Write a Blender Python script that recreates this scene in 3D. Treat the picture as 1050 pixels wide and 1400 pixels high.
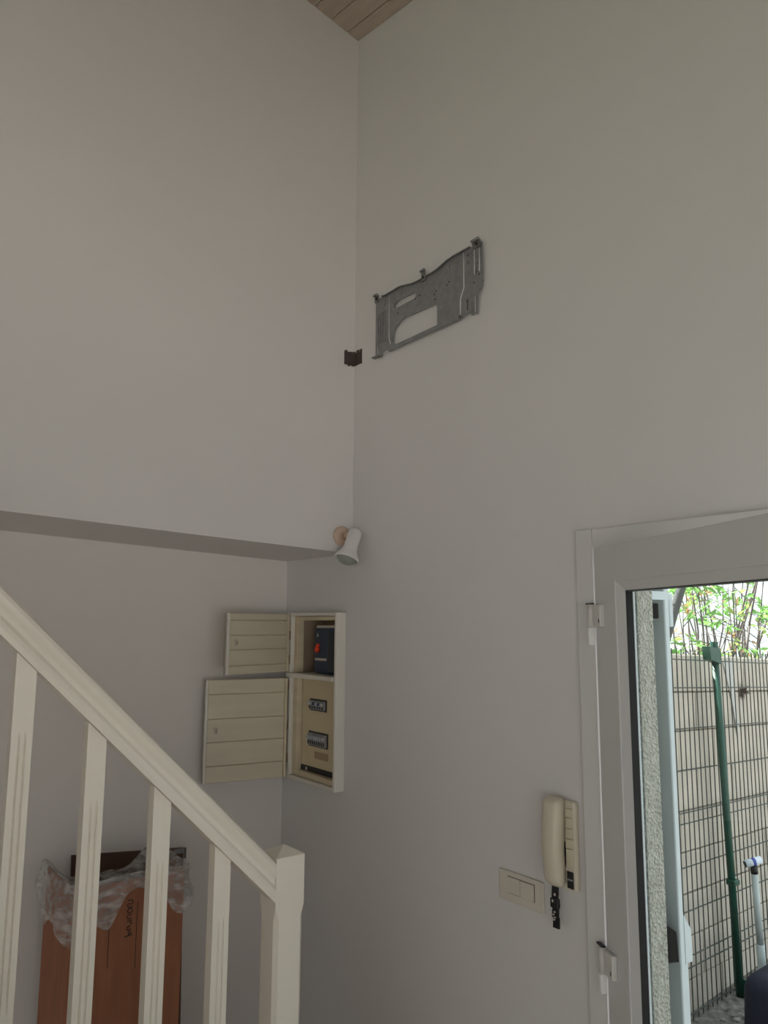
import bpy, bmesh, math, random
from mathutils import Vector, Matrix
R = math.radians
for o in list(bpy.data.objects):
    bpy.data.objects.remove(o)
S = bpy.context.scene
COL = S.collection
rnd = random.Random(7)

# ------------------------------------------------------------------ camera, sky, sun, exposure
CAM = Vector((-1.669, -2.433, 1.849))
def make_camera():
    yaw, pit, rol = R(36.8), R(8.3), R(0.33)
    fwd = Vector((math.sin(yaw) * math.cos(pit), math.cos(yaw) * math.cos(pit), math.sin(pit)))
    right = Vector((math.cos(yaw), -math.sin(yaw), 0))
    up = right.cross(fwd)
    r2 = math.cos(rol) * right + math.sin(rol) * up
    u2 = -math.sin(rol) * right + math.cos(rol) * up
    cd = bpy.data.cameras.new('camera')
    cd.sensor_fit = 'VERTICAL'; cd.sensor_height = 36.0; cd.lens = 27.0
    cd.clip_start = 0.02; cd.clip_end = 200
    c = bpy.data.objects.new('camera', cd)
    m = Matrix((r2, u2, -fwd)).transposed().to_4x4()
    m.translation = CAM
    c.matrix_world = m
    COL.objects.link(c)
    S.camera = c
make_camera()

w = bpy.data.worlds.new('sky'); S.world = w; w.use_nodes = True
bg = w.node_tree.nodes['Background']
bg.inputs[0].default_value = (0.90, 0.96, 1.0, 1); bg.inputs[1].default_value = 1.55

sl = bpy.data.lights.new('sun', 'SUN'); sl.energy = 24.0; sl.angle = R(0.6); sl.color = (1, 0.96, 0.90)
so = bpy.data.objects.new('sun', sl); COL.objects.link(so)
so.rotation_euler = Vector((0.22, -1.0, -1.35)).to_track_quat('-Z', 'Y').to_euler()

S.view_settings.view_transform = 'Standard'
S.view_settings.look = 'None'
S.view_settings.exposure = 0.10
S.view_settings.gamma = 1.0
S.view_settings.use_curve_mapping = False

def portal(name, loc, direction, sx, sy):
    l = bpy.data.lights.new(name, 'AREA'); l.shape = 'RECTANGLE'; l.size = sx; l.size_y = sy
    l.cycles.is_portal = True
    o = bpy.data.objects.new(name, l); COL.objects.link(o)
    o.location = loc; o.rotation_euler = Vector(direction).to_track_quat('-Z', 'Z').to_euler()
portal('window_portal', (-2.2, -4.32, 1.35), (0, 1, 0), 3.2, 2.2)
portal('window_portal', (-4.32, -2.25, 1.65), (1, 0, 0), 2.5, 1.7)
portal('door_portal', (0.33, -1.57, 1.05), (-1, 0, 0), 0.98, 2.1)

# ------------------------------------------------------------------ materials
def nodes(name):
    m = bpy.data.materials.new(name); m.use_nodes = True
    nt = m.node_tree
    return m, nt, nt.nodes['Principled BSDF']

def mat(name, col, rough=0.5, metal=0.0, var=0.05, scale=8.0, bump=0.0, bscale=60.0, stretch=(1, 1, 1), spec=0.5, detail=4, col2=None):
    m, nt, b = nodes(name)
    b.inputs['Roughness'].default_value = rough
    b.inputs['Metallic'].default_value = metal
    b.inputs['Specular IOR Level'].default_value = spec
    tc = nt.nodes.new('ShaderNodeTexCoord')
    mp = nt.nodes.new('ShaderNodeMapping'); mp.inputs['Scale'].default_value = stretch
    nt.links.new(tc.outputs['Object'], mp.inputs[0])
    n = nt.nodes.new('ShaderNodeTexNoise'); n.inputs['Scale'].default_value = scale; n.inputs['Detail'].default_value = detail
    nt.links.new(mp.outputs[0], n.inputs['Vector'])
    r = nt.nodes.new('ShaderNodeValToRGB')
    c2 = col2 if col2 else tuple(max(0, c * (1 - 2 * var)) for c in col)
    r.color_ramp.elements[0].position = 0.3; r.color_ramp.elements[1].position = 0.7
    r.color_ramp.elements[0].color = (*c2, 1); r.color_ramp.elements[1].color = (*col, 1)
    nt.links.new(n.outputs['Fac'], r.inputs[0])
    nt.links.new(r.outputs[0], b.inputs['Base Color'])
    if bump:
        n2 = nt.nodes.new('ShaderNodeTexNoise'); n2.inputs['Scale'].default_value = bscale; n2.inputs['Detail'].default_value = 5
        nt.links.new(mp.outputs[0], n2.inputs['Vector'])
        bp = nt.nodes.new('ShaderNodeBump'); bp.inputs['Strength'].default_value = bump; bp.inputs['Distance'].default_value = 0.01
        nt.links.new(n2.outputs['Fac'], bp.inputs['Height'])
        nt.links.new(bp.outputs[0], b.inputs['Normal'])
    return m

M = {}
M['wall'] = mat('plaster_white', (0.80, 0.772, 0.755), 0.85, var=0.012, scale=2.2, bump=0.08, bscale=26, spec=0.2)
M['wall_back'] = mat('plaster_offwhite', (0.82, 0.77, 0.73), 0.85, var=0.012, scale=2.2, bump=0.08, bscale=26, spec=0.2)
M['wall_far'] = mat('plaster_grey', (0.52, 0.51, 0.50), 0.9, var=0.012, scale=2.2, bump=0.08, bscale=26, spec=0.2)  # mid grey picked to cut bounce light off the unseen walls
M['terrace'] = mat('terrace_bounce_stone', (0.48, 0.465, 0.445), 0.9, var=0.06, scale=3)
M['lawn'] = mat('lawn', (0.10, 0.14, 0.06), 0.95, var=0.2, scale=8)
M['plain'] = mat('plaster_plain', (0.80, 0.77, 0.73), 0.9, var=0.02, scale=2)
M['floor'] = mat('floor_tile', (0.72, 0.60, 0.48), 0.35, var=0.08, scale=3)
M['grout'] = mat('grout', (0.45, 0.41, 0.36), 0.9)
M['pine'] = mat('pine_board', (0.56, 0.455, 0.375), 0.5, var=0.10, scale=5, stretch=(9, 0.6, 9), bump=0.05, bscale=30)
M['cream'] = mat('cream_paint', (0.89, 0.83, 0.72), 0.33, var=0.02, scale=5, bump=0.03, bscale=18)
M['tread'] = mat('tread_wood', (0.80, 0.74, 0.62), 0.4, var=0.04, scale=4)
M['pvc'] = mat('white_pvc', (0.76, 0.74, 0.73), 0.32, var=0.01, scale=3)
M['pvc_leaf'] = mat('white_pvc_leaf', (0.72, 0.71, 0.71), 0.3, var=0.01, scale=3)
M['hinge'] = mat('hinge_cover', (0.74, 0.71, 0.68), 0.4, var=0.02)
M['pin'] = mat('hinge_pin_white', (0.93, 0.92, 0.90), 0.3, var=0.01)
M['black'] = mat('black_rubber', (0.012, 0.013, 0.015), 0.45, var=0.1)
M['galv'] = mat('galvanised_steel', (0.36, 0.365, 0.375), 0.42, metal=0.75, var=0.10, scale=45)
M['galv_edge'] = mat('galvanised_edge', (0.30, 0.30, 0.30), 0.4, metal=0.7, var=0.1, scale=40)
M['bright'] = mat('bright_steel_edge', (0.85, 0.85, 0.84), 0.3, metal=0.2, var=0.05, scale=30)
M['matte'] = mat('matte_black', (0.012, 0.012, 0.013), 0.95, var=0.1, spec=0.05)
M['gap_shade'] = mat('switch_gap_shade', (0.20, 0.17, 0.15), 0.8, var=0.05)
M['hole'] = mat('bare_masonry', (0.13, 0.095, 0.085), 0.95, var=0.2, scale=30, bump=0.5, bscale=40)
M['cab'] = mat('cabinet_white_paint', (0.82, 0.78, 0.71), 0.5, var=0.03, scale=6)
M['cabin'] = mat('cabinet_cream_wood', (0.74, 0.63, 0.45), 0.5, var=0.06, scale=5, stretch=(1, 1, 5))
M['cabdoor'] = mat('cabinet_door_cream', (0.72, 0.65, 0.50), 0.45, var=0.04, scale=4, stretch=(1, 1, 6))
M['cabpanel'] = mat('breaker_panel_cream', (0.72, 0.61, 0.40), 0.5, var=0.03, scale=4)
M['cabshade'] = mat('cabinet_shade_wood', (0.40, 0.30, 0.22), 0.6, var=0.1, scale=8)  # darker lining wood, compartment shade put into its colour
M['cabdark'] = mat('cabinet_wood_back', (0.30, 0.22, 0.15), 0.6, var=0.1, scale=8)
M['meter'] = mat('meter_blue', (0.020, 0.040, 0.085), 0.35, var=0.05)
M['meterglass'] = mat('meter_window', (0.012, 0.022, 0.04), 0.12, var=0.05)
M['red'] = mat('red_button', (0.85, 0.06, 0.015), 0.4, var=0.03)
M['label'] = mat('label_paper', (0.62, 0.56, 0.48), 0.7, var=0.04)
M['label_tan'] = mat('label_tan', (0.50, 0.36, 0.22), 0.7, var=0.06)
M['breaker'] = mat('breaker_grey', (0.36, 0.36, 0.37), 0.45, var=0.08, scale=30)
M['breakerslot'] = mat('breaker_slot', (0.07, 0.065, 0.06), 0.6, var=0.1)
M['lever'] = mat('breaker_lever', (0.55, 0.56, 0.60), 0.35, var=0.05)
M['leverblue'] = mat('breaker_lever_blue', (0.06, 0.08, 0.2), 0.35, var=0.05)
M['peach'] = mat('spot_base_peach', (0.72, 0.55, 0.42), 0.4, var=0.03)
M['spot'] = mat('spot_head_white', (0.83, 0.81, 0.80), 0.4, var=0.01)
M['spotin'] = mat('spot_inner_grey', (0.33, 0.34, 0.32), 0.3, var=0.03)
M['switch'] = mat('switch_ivory', (0.74, 0.68, 0.60), 0.4, var=0.015)
M['icom'] = mat('intercom_ivory', (0.74, 0.67, 0.53), 0.42, var=0.02)
M['icomkey'] = mat('intercom_key_ivory', (0.70, 0.63, 0.47), 0.42, var=0.02)
M['card'] = mat('cardboard_brown', (0.36, 0.145, 0.075), 0.8, var=0.10, scale=6, bump=0.05, bscale=50, stretch=(6, 6, 1))
M['carddark'] = mat('brown_board', (0.12, 0.06, 0.042), 0.7, var=0.1)
M['ink'] = mat('box_ink', (0.05, 0.03, 0.03), 0.8, var=0.1)
M['green'] = mat('fence_green', (0.010, 0.075, 0.050), 0.4, var=0.12, scale=20)
M['wire'] = mat('fence_wire_green', (0.018, 0.035, 0.028), 0.45, var=0.1, scale=10)
M['block'] = mat('concrete_block', (0.66, 0.60, 0.52), 0.92, var=0.07, scale=6, bump=0.3, bscale=45)
M['mortar'] = mat('mortar', (0.38, 0.35, 0.31), 0.95, var=0.1, scale=15)
M['gravel'] = mat('gravel_ground', (0.30, 0.28, 0.26), 0.95, var=0.3, scale=26, bump=0.9, bscale=45, col2=(0.07, 0.068, 0.062))
M['stone'] = mat('pebble', (0.42, 0.40, 0.37), 0.9, var=0.25, scale=14)
M['shutter'] = mat('shutter_white', (0.62, 0.70, 0.74), 0.45, var=0.02)
M['navy'] = mat('navy_fabric', (0.012, 0.016, 0.040), 0.7, var=0.1, scale=30, bump=0.1, bscale=250)
M['pole'] = mat('pale_tube', (0.48, 0.55, 0.56), 0.45, var=0.05)
M['polehead'] = mat('pale_blue_plastic', (0.72, 0.80, 0.90), 0.4, var=0.03)
M['blueband'] = mat('blue_band', (0.05, 0.08, 0.40), 0.4, var=0.03)
M['bark'] = mat('bark_grey', (0.085, 0.09, 0.092), 0.9, var=0.2, scale=10, bump=0.4, bscale=30)
M['twig'] = mat('twig_brown', (0.13, 0.11, 0.10), 0.9, var=0.2, scale=10)
M['dry'] = mat('dry_growth', (0.12, 0.06, 0.04), 0.9, var=0.3, scale=20)
M['pale'] = mat('lime_streak', (0.66, 0.66, 0.64), 0.9, var=0.06, scale=10)

def roughcast():
    m = mat('roughcast_render', (0.60, 0.60, 0.53), 0.95, var=0.10, scale=30)
    nt = m.node_tree; b = nt.nodes['Principled BSDF']
    tc = nt.nodes.new('ShaderNodeTexCoord')
    v = nt.nodes.new('ShaderNodeTexVoronoi'); v.inputs['Scale'].default_value = 110
    n = nt.nodes.new('ShaderNodeTexNoise'); n.inputs['Scale'].default_value = 70; n.inputs['Detail'].default_value = 6
    a = nt.nodes.new('ShaderNodeMath'); a.operation = 'ADD'
    nt.links.new(tc.outputs['Object'], v.inputs['Vector']); nt.links.new(tc.outputs['Object'], n.inputs['Vector'])
    nt.links.new(v.outputs['Distance'], a.inputs[0]); nt.links.new(n.outputs['Fac'], a.inputs[1])
    bp = nt.nodes.new('ShaderNodeBump'); bp.inputs['Strength'].default_value = 1.0; bp.inputs['Distance'].default_value = 0.012
    nt.links.new(a.outputs[0], bp.inputs['Height']); nt.links.new(bp.outputs[0], b.inputs['Normal'])
    return m
M['rough'] = roughcast()

def glass():
    m, nt, b = nodes('door_glass')
    out = nt.nodes['Material Output']
    t = nt.nodes.new('ShaderNodeBsdfTransparent'); t.inputs[0].default_value = (0.98, 0.995, 0.99, 1)
    g = nt.nodes.new('ShaderNodeBsdfGlossy'); g.inputs['Roughness'].default_value = 0.0
    lw = nt.nodes.new('ShaderNodeLayerWeight'); lw.inputs['Blend'].default_value = 0.5
    pw = nt.nodes.new('ShaderNodeMath'); pw.operation = 'POWER'; pw.inputs[1].default_value = 5.0
    nt.links.new(lw.outputs['Facing'], pw.inputs[0])
    f = nt.nodes.new('ShaderNodeMath'); f.operation = 'MULTIPLY_ADD'; f.inputs[1].default_value = 0.6; f.inputs[2].default_value = 0.02
    nt.links.new(pw.outputs[0], f.inputs[0])
    x = nt.nodes.new('ShaderNodeMixShader')
    nt.links.new(f.outputs[0], x.inputs[0]); nt.links.new(t.outputs[0], x.inputs[1]); nt.links.new(g.outputs[0], x.inputs[2])
    nt.links.new(x.outputs[0], out.inputs[0])
    nt.nodes.remove(b)
    return m
M['glass'] = glass()

def film():
    m, nt, b = nodes('clear_plastic_film')
    out = nt.nodes['Material Output']
    b.inputs['Base Color'].default_value = (0.75, 0.74, 0.73, 1); b.inputs['Roughness'].default_value = 0.18
    t = nt.nodes.new('ShaderNodeBsdfTransparent'); t.inputs[0].default_value = (0.95, 0.95, 0.95, 1)
    n = nt.nodes.new('ShaderNodeTexNoise'); n.inputs['Scale'].default_value = 9
    mr = nt.nodes.new('ShaderNodeMapRange'); mr.inputs['From Min'].default_value = 0.35; mr.inputs['From Max'].default_value = 0.68
    mr.inputs['To Min'].default_value = 0.14; mr.inputs['To Max'].default_value = 0.58
    nt.links.new(n.outputs['Fac'], mr.inputs['Value'])
    x = nt.nodes.new('ShaderNodeMixShader')
    nt.links.new(mr.outputs[0], x.inputs[0]); nt.links.new(t.outputs[0], x.inputs[1]); nt.links.new(b.outputs[0], x.inputs[2])
    nt.links.new(x.outputs[0], out.inputs[0])
    return m
M['film'] = film()

def leafmat(name, col):
    m, nt, b = nodes(name)
    out = nt.nodes['Material Output']
    b.inputs['Roughness'].default_value = 0.45
    n = nt.nodes.new('ShaderNodeTexNoise'); n.inputs['Scale'].default_value = 3
    r = nt.nodes.new('ShaderNodeValToRGB')
    r.color_ramp.elements[0].color = (col[0] * 0.6, col[1] * 0.75, col[2] * 0.6, 1); r.color_ramp.elements[1].color = (*col, 1)
    nt.links.new(n.outputs['Fac'], r.inputs[0]); nt.links.new(r.outputs[0], b.inputs['Base Color'])
    t = nt.nodes.new('ShaderNodeBsdfTranslucent'); nt.links.new(r.outputs[0], t.inputs[0])
    x = nt.nodes.new('ShaderNodeMixShader'); x.inputs[0].default_value = 0.5
    nt.links.new(b.outputs[0], x.inputs[1]); nt.links.new(t.outputs[0], x.inputs[2]); nt.links.new(x.outputs[0], out.inputs[0])
    return m
M['leaf'] = leafmat('leaf_green', (0.22, 0.42, 0.12))
M['leaf2'] = leafmat('leaf_yellowgreen', (0.40, 0.48, 0.16))
M['leafdry'] = leafmat('leaf_dry', (0.40, 0.24, 0.12))

# ------------------------------------------------------------------ builders
def local_matrix(parent):
    m = Matrix.Identity(4)
    p = parent
    while p is not None:
        m = p.matrix_basis @ m
        p = p.parent
    return m

def link(name, me, m=None, parent=None, smooth=False):
    o = bpy.data.objects.new(name, me); COL.objects.link(o)
    if m is not None and not me.materials: me.materials.append(M[m] if isinstance(m, str) else m)
    o.parent = parent
    if smooth:
        for p in me.polygons: p.use_smooth = True
    return o

def obj(name, bm, m, parent=None, world=True, smooth=False):
    if parent is not None and world:
        bm.transform(local_matrix(parent).inverted())
    bmesh.ops.recalc_face_normals(bm, faces=bm.faces[:])
    me = bpy.data.meshes.new(name); bm.to_mesh(me); bm.free()
    return link(name, me, m, parent, smooth)

def add_hexa(bm, pts):
    v = [bm.verts.new(p) for p in pts]
    for f in ((0, 3, 2, 1), (4, 5, 6, 7), (0, 1, 5, 4), (1, 2, 6, 5), (2, 3, 7, 6), (3, 0, 4, 7)):
        bm.faces.new([v[i] for i in f])
    return v

def add_box(bm, lo, hi, bev=0.0, seg=1):
    x0, y0, z0 = [min(a, b) for a, b in zip(lo, hi)]; x1, y1, z1 = [max(a, b) for a, b in zip(lo, hi)]
    v = add_hexa(bm, [(x0, y0, z0), (x1, y0, z0), (x1, y1, z0), (x0, y1, z0), (x0, y0, z1), (x1, y0, z1), (x1, y1, z1), (x0, y1, z1)])
    if bev:
        es = list({e for q in v for e in q.link_edges})
        bmesh.ops.bevel(bm, geom=es, offset=bev, segments=seg, affect='EDGES', profile=0.5, clamp_overlap=True)

def box(name, lo, hi, m, parent=None, bev=0.0, seg=1, world=True, smooth=False):
    bm = bmesh.new(); add_box(bm, lo, hi, bev, seg)
    return obj(name, bm, m, parent, world, smooth)

def add_prism(bm, poly, fn, a, b):
    """poly: list of 2-D points; fn(u, v, w) -> 3-D point; extruded from w=a to w=b"""
    A = [bm.verts.new(fn(u, v, a)) for u, v in poly]; B = [bm.verts.new(fn(u, v, b)) for u, v in poly]
    bm.faces.new(A); bm.faces.new(B[::-1])
    n = len(poly)
    for i in range(n):
        bm.faces.new((A[i], B[i], B[(i + 1) % n], A[(i + 1) % n]))

def prism(name, poly, fn, a, b, m, parent=None, world=True, smooth=False):
    bm = bmesh.new(); add_prism(bm, poly, fn, a, b)
    return obj(name, bm, m, parent, world, smooth)

def add_tube(bm, path, rad, seg=8, caps=True):
    path = [Vector(p) for p in path]
    rads = rad if isinstance(rad, (list, tuple)) else [rad] * len(path)
    rings = []
    prev = None
    for i, p in enumerate(path):
        t = (path[min(i + 1, len(path) - 1)] - path[max(i - 1, 0)]).normalized()
        if prev is None:
            a = t.orthogonal().normalized()
        else:
            a = (prev - t * prev.dot(t)).normalized()
        prev = a
        b = t.cross(a)
        rings.append([bm.verts.new(p + rads[i] * (math.cos(2 * math.pi * k / seg) * a + math.sin(2 * math.pi * k / seg) * b)) for k in range(seg)])
    for r0, r1 in zip(rings, rings[1:]):
        for k in range(seg):
            bm.faces.new((r0[k], r0[(k + 1) % seg], r1[(k + 1) % seg], r1[k]))
    if caps:
        bm.faces.new(rings[0][::-1]); bm.faces.new(rings[-1])

def tube(name, path, rad, m, parent=None, seg=8, smooth=True, world=True):
    bm = bmesh.new(); add_tube(bm, path, rad, seg)
    return obj(name, bm, m, parent, world, smooth)

def lathe(name, prof, origin, axis, m, parent=None, seg=28, smooth=True, world=True, close=True):
    """prof: list of (radius, distance along the axis)"""
    ax = Vector(axis).normalized(); a = ax.orthogonal().normalized(); b = ax.cross(a); o = Vector(origin)
    bm = bmesh.new(); rings = []
    for r, d in prof:
        rings.append([bm.verts.new(o + ax * d + r * (math.cos(2 * math.pi * k / seg) * a + math.sin(2 * math.pi * k / seg) * b)) for k in range(seg)])
    for r0, r1 in zip(rings, rings[1:]):
        for k in range(seg):
            bm.faces.new((r0[k], r0[(k + 1) % seg], r1[(k + 1) % seg], r1[k]))
    if close:
        bm.faces.new(rings[0][::-1]); bm.faces.new(rings[-1])
    return obj(name, bm, m, parent, world, smooth)

def empty(name, loc=(0, 0, 0), rot=(0, 0, 0)):
    o = bpy.data.objects.new(name, None); COL.objects.link(o)
    o.location = loc; o.rotation_euler = rot; o.empty_display_size = 0.05
    return o

def tag(o, label=None, cat=None, group=None, kind=None):
    if label: o['label'] = label
    if cat: o['category'] = cat
    if group: o['group'] = group
    if kind: o['kind'] = kind
    return o

def copy_tree(o, parent=None):
    c = o.copy(); COL.objects.link(c); c.parent = parent
    for ch in list(o.children):
        copy_tree(ch, c)
    return c

def cut(o, boxes):
    """carve box-shaped openings out of a wall mesh"""
    for i, (lo, hi) in enumerate(boxes):
        c = box('cutter', lo, hi, 'plain')
        md = o.modifiers.new('cut', 'BOOLEAN'); md.operation = 'DIFFERENCE'; md.solver = 'EXACT'; md.object = c
        dg = bpy.context.evaluated_depsgraph_get()
        me = bpy.data.meshes.new_from_object(o.evaluated_get(dg))
        o.modifiers.clear(); o.data = me
        bpy.data.objects.remove(c)

def yz(x_of_w):            # prism in the plane of the right wall: (u, v) = (y, z), w = x
    return lambda u, v, w: (w, u, v)
WYZ = lambda u, v, w: (w, u, v)
WXZ = lambda u, v, w: (u, w, v)
WXY = lambda u, v, w: (u, v, w)

# ------------------------------------------------------------------ the room
XL, YR = -4.2, -4.2
HOLE = ((-0.05, -0.052, 2.865), (0.09, 0.09, 2.922))
fl = tag(box('floor', (XL - 0.3, YR - 0.3, -0.2), (0.3, 0.8, 0.0), 'grout'), 'beige tiled floor of the room', kind='structure')
T = 0.4
tile_bm = None
tm = bpy.data.meshes.new('floor_tile')
bm = bmesh.new(); add_box(bm, (0.003, 0.003, 0), (T - 0.003, T - 0.003, 0.006), 0.002); bm.to_mesh(tm); bm.free()
for i in range(10):
    for j in range(11):
        o = link('tile', tm, 'floor', fl); o.location = (-(i + 1) * T - 0.01, YR + j * T + 0.12, 0.0)

wr = box('wall_right', (0, YR - 0.3, 0), (0.29, 1.0, 4.9), 'wall')
cut(wr, [((-0.1, -2.06, -0.1), (0.5, -1.087, 2.10)), ((-0.1, 0.05, 1.250), (0.115, 0.372, 1.875)), HOLE])
tag(wr, 'white plastered right wall with the door opening', kind='structure')

def soffit(x): return 2.1165 - 0.0423 * x
wu = bmesh.new()
add_hexa(wu, [(XL, 0, soffit(XL)), (0, 0, soffit(0)), (0, 0.5, soffit(0)), (XL, 0.5, soffit(XL)), (XL, 0, 5.6), (0, 0, 5.6), (0, 0.5, 5.6), (XL, 0.5, 5.6)])
wu = obj('wall_upper', wu, 'wall')
cut(wu, [HOLE])
tag(wu, 'white upper wall overhanging the stair recess', kind='structure')
tag(box('wall_back', (XL, 0.5, 0), (0, 0.8, 5.6), 'wall_back'), 'white back wall of the recess below the overhang', kind='structure')
wl = box('wall_left', (XL - 0.25, YR - 0.3, 0), (XL, 0.8, 5.6), 'wall_far')
cut(wl, [((XL - 0.5, -3.5, 0.8), (XL + 0.2, -1.0, 2.5))])
tag(wl, 'unseen left wall greyed to cut bounce light, with an added window', kind='structure')
wb = box('wall_rear', (XL, YR - 0.25, 0), (0, YR, 4.6), 'wall_far')
cut(wb, [((-3.8, YR - 0.5, 0.25), (-0.6, YR + 0.2, 2.45))])
tag(wb, 'unseen rear wall greyed to cut bounce light, with a wide added window', kind='structure')
def window(name, lo, hi, axis, n, label):
    e = tag(empty(name, lo), label, kind='structure')
    a0, a1 = lo[axis], hi[axis]
    def seg(nm, a, b, z0, z1):
        p = list(lo); q = list(hi); p[axis] = a; q[axis] = b; p[2] = z0; q[2] = z1
        box(nm, p, q, 'pvc', e, 0.004)
    seg('window_rail', a0, a1, lo[2], lo[2] + 0.06); seg('window_rail', a0, a1, hi[2] - 0.06, hi[2])
    for i in range(n + 1):
        c = a0 + (a1 - a0) * i / n
        seg('window_stile', max(a0, c - 0.035), min(a1, c + 0.035), lo[2] + 0.06, hi[2] - 0.06)
window('added_window_1', (-3.8, YR - 0.10, 0.25), (-0.6, YR - 0.05, 2.45), 0, 3, 'added white framed wide window in the unseen rear wall')  # unseen window, added to let daylight in from behind
window('added_window_2', (XL - 0.10, -3.5, 0.8), (XL - 0.05, -1.0, 2.5), 1, 2, 'added white framed window in the unseen left wall')  # second window out of view, added for light from the left

# sloping ceiling of pine boards, running along the right wall
def ceil_z(x, y): return 4.305 + 0.19 * y - 0.215 * x
ce = bmesh.new()
q = [(XL - 0.3, YR - 0.3), (0.4, YR - 0.3), (0.4, 0.9), (XL - 0.3, 0.9)]
add_hexa(ce, [(x, y, ceil_z(x, y) + 0.016) for x, y in q] + [(x, y, ceil_z(x, y) + 0.12) for x, y in q])
ce = tag(obj('ceiling', ce, 'carddark'), 'sloping ceiling of pale pine boards', kind='structure')
BW = 0.0815
x = -0.054 + BW
bmesh_board = bmesh.new()
prof = [(-BW + 0.0015, 0.016), (-BW + 0.0015, 0.004), (-BW + 0.0065, 0.0), (-0.005, 0.0), (-0.0005, 0.005), (-0.0005, 0.016)]
add_prism(bmesh_board, prof, lambda u, v, w: (u, w, v + 0.19 * w - 0.215 * u), YR - 0.1, -0.0)
bmesh.ops.recalc_face_normals(bmesh_board, faces=bmesh_board.faces[:])
bme = bpy.data.meshes.new('board'); bmesh_board.to_mesh(bme); bmesh_board.free()
k = 0
while x > XL - 0.05:
    o = link('board', bme, 'pine', ce); o.location = (x, 0, 4.305 - 0.215 * x)
    x -= BW; k += 1

# ------------------------------------------------------------------ ground outside
tag(box('ground', (0.29, -14, -0.1), (25, 25, 0.0), 'gravel'), 'grey gravelly ground outside the door', kind='structure')

tag(box('ground_bounce_terrace', (-14, -24, -0.1), (0.28, YR - 0.3, -0.005), 'terrace'), 'unseen stone terrace added to bounce warm light into the rear window', kind='structure')  # added sunlit ground, sends warm light through the rear window
tag(box('ground_added_lawn', (-14, YR - 0.29, -0.1), (XL - 0.3, 14, -0.005), 'lawn'), 'unseen green lawn added to keep the left window light cool', kind='structure')  # added dim ground, keeps light through the left window cool

# ------------------------------------------------------------------ exterior skin of the house wall
tr = empty('trim_1', (0, -1.087, 0)); tag(tr, 'white fixed frame of the glazed door', kind='structure')
box('jamb', (-0.014, -1.1405, 0), (0.062, -1.087, 2.102), 'pvc', tr, 0.0015, 2)
box('jamb', (-0.014, -2.06, 0), (0.062, -2.005, 2.102), 'pvc', tr, 0.0015, 2)
box('frame_head', (-0.014, -2.004, 2.052), (0.062, -1.1415, 2.102), 'pvc', tr, 0.0015, 2)
box('jamb_liner', (0.063, -1.100, 0), (0.226, -1.0875, 2.085), 'shutter', tr, 0.003)
box('head_liner', (0.063, -2.06, 2.086), (0.226, -1.1005, 2.0995), 'shutter', tr, 0.003)
for lo, hi in (((0.227, -1.104, 0), (0.3, -1.0872, 2.097)), ((0.2905, -1.0870, 0), (0.3, 1.0, 3.9)), ((0.2905, -5.3, 2.1), (0.3, -1.0872, 3.9))):
    box('roughcast', lo, hi, 'rough', wr)


# ------------------------------------------------------------------ glazed door leaf, ajar
LA = R(25.5)
door = empty('door_1', (-0.020, -1.1415, 0.0), (0, 0, math.atan2(-math.cos(LA), -math.sin(LA))))
tag(door, 'white glazed door leaf standing ajar', kind='structure')
LW, LT = 0.86, 0.066
L0 = 0.012
def lbox(nm, lo, hi, m, bev=0.0, seg=2, parent=door): return box(nm, lo, hi, m, parent, bev, seg, world=False)
bm = bmesh.new()
add_prism(bm, [(L0, 0.004), (L0 + 0.004, 0), (0.1205, 0), (0.1215, 0.001), (0.1215, 0.030), (0.092, 0.032), (0.092, LT), (L0, LT)], WXY, 0.01, 2.048)
obj('leaf_stile', bm, 'pvc_leaf', door, world=False)
lbox('leaf_stile', (LW - 0.118, 0, 0.01), (LW, LT, 2.048), 'pvc_leaf', 0.005)
lbox('leaf_rail', (0.122, 0, 1.957), (LW - 0.1185, LT, 2.048), 'pvc_leaf', 0.0012)
lbox('leaf_rail', (0.122, 0, 0.01), (LW - 0.1185, LT, 0.13), 'pvc_leaf', 0.005)
# glazing beads: mitred and sloped towards the pane
def bead(pts_out, pts_in):
    bm = bmesh.new()
    (a, b), (c, d) = pts_out, pts_in
    f = lambda p, y: (p[0], y, p[1])
    add_hexa(bm, [f(a, 0.004), f(b, 0.004), f(d, 0.014), f(c, 0.014), f(a, 0.030), f(b, 0.030), f(d, 0.030), f(c, 0.030)])
    # raised lip near the outer edge
    obj('glazing_bead', bm, 'pvc_leaf', door, world=False)
o0, o1, z0, z1 = 0.1220, LW - 0.1185, 0.130, 1.957
i0, i1, y0, y1 = 0.146, LW - 0.148, 0.160, 1.934
bead(((o0, z0), (o0, z1)), ((i0, y0), (i0, y1)))
bead(((o1, z0), (o1, z1)), ((i1, y0), (i1, y1)))
bead(((o0, z1), (o1, z1)), ((i0, y1), (i1, y1)))
bead(((o0, z0), (o1, z0)), ((i0, y0), (i1, y0)))
lbox('glass_pane', (0.095, 0.0325, z0 + 0.002), (o1 - 0.002, 0.0365, z1 - 0.002), 'glass')
lbox('glass_pane', (0.095, 0.051, z0 + 0.002), (o1 - 0.002, 0.055, z1 - 0.002), 'glass')
for a, b in (((0.0925, z0), (0.116, z1)), ((i1 - 0.006, z0), (o1, z1)), ((0.1165, y1 - 0.002), (i1 - 0.006, z1)), ((0.1165, z0), (i1 - 0.006, y0 + 0.004))):
    lbox('glazing_spacer', (a[0], 0.0367, a[1]), (b[0], 0.0508, b[1]), 'black')
for a, b in (((i0 + 0.0002, y0), (i0 + 0.002, y1 - 0.0025)), ((i0 + 0.0002, y1 - 0.002), (i1, y1 - 0.0002))):
    lbox('gasket', (a[0], 0.0150, a[1]), (b[0], 0.0320, b[1]), 'black')
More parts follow.
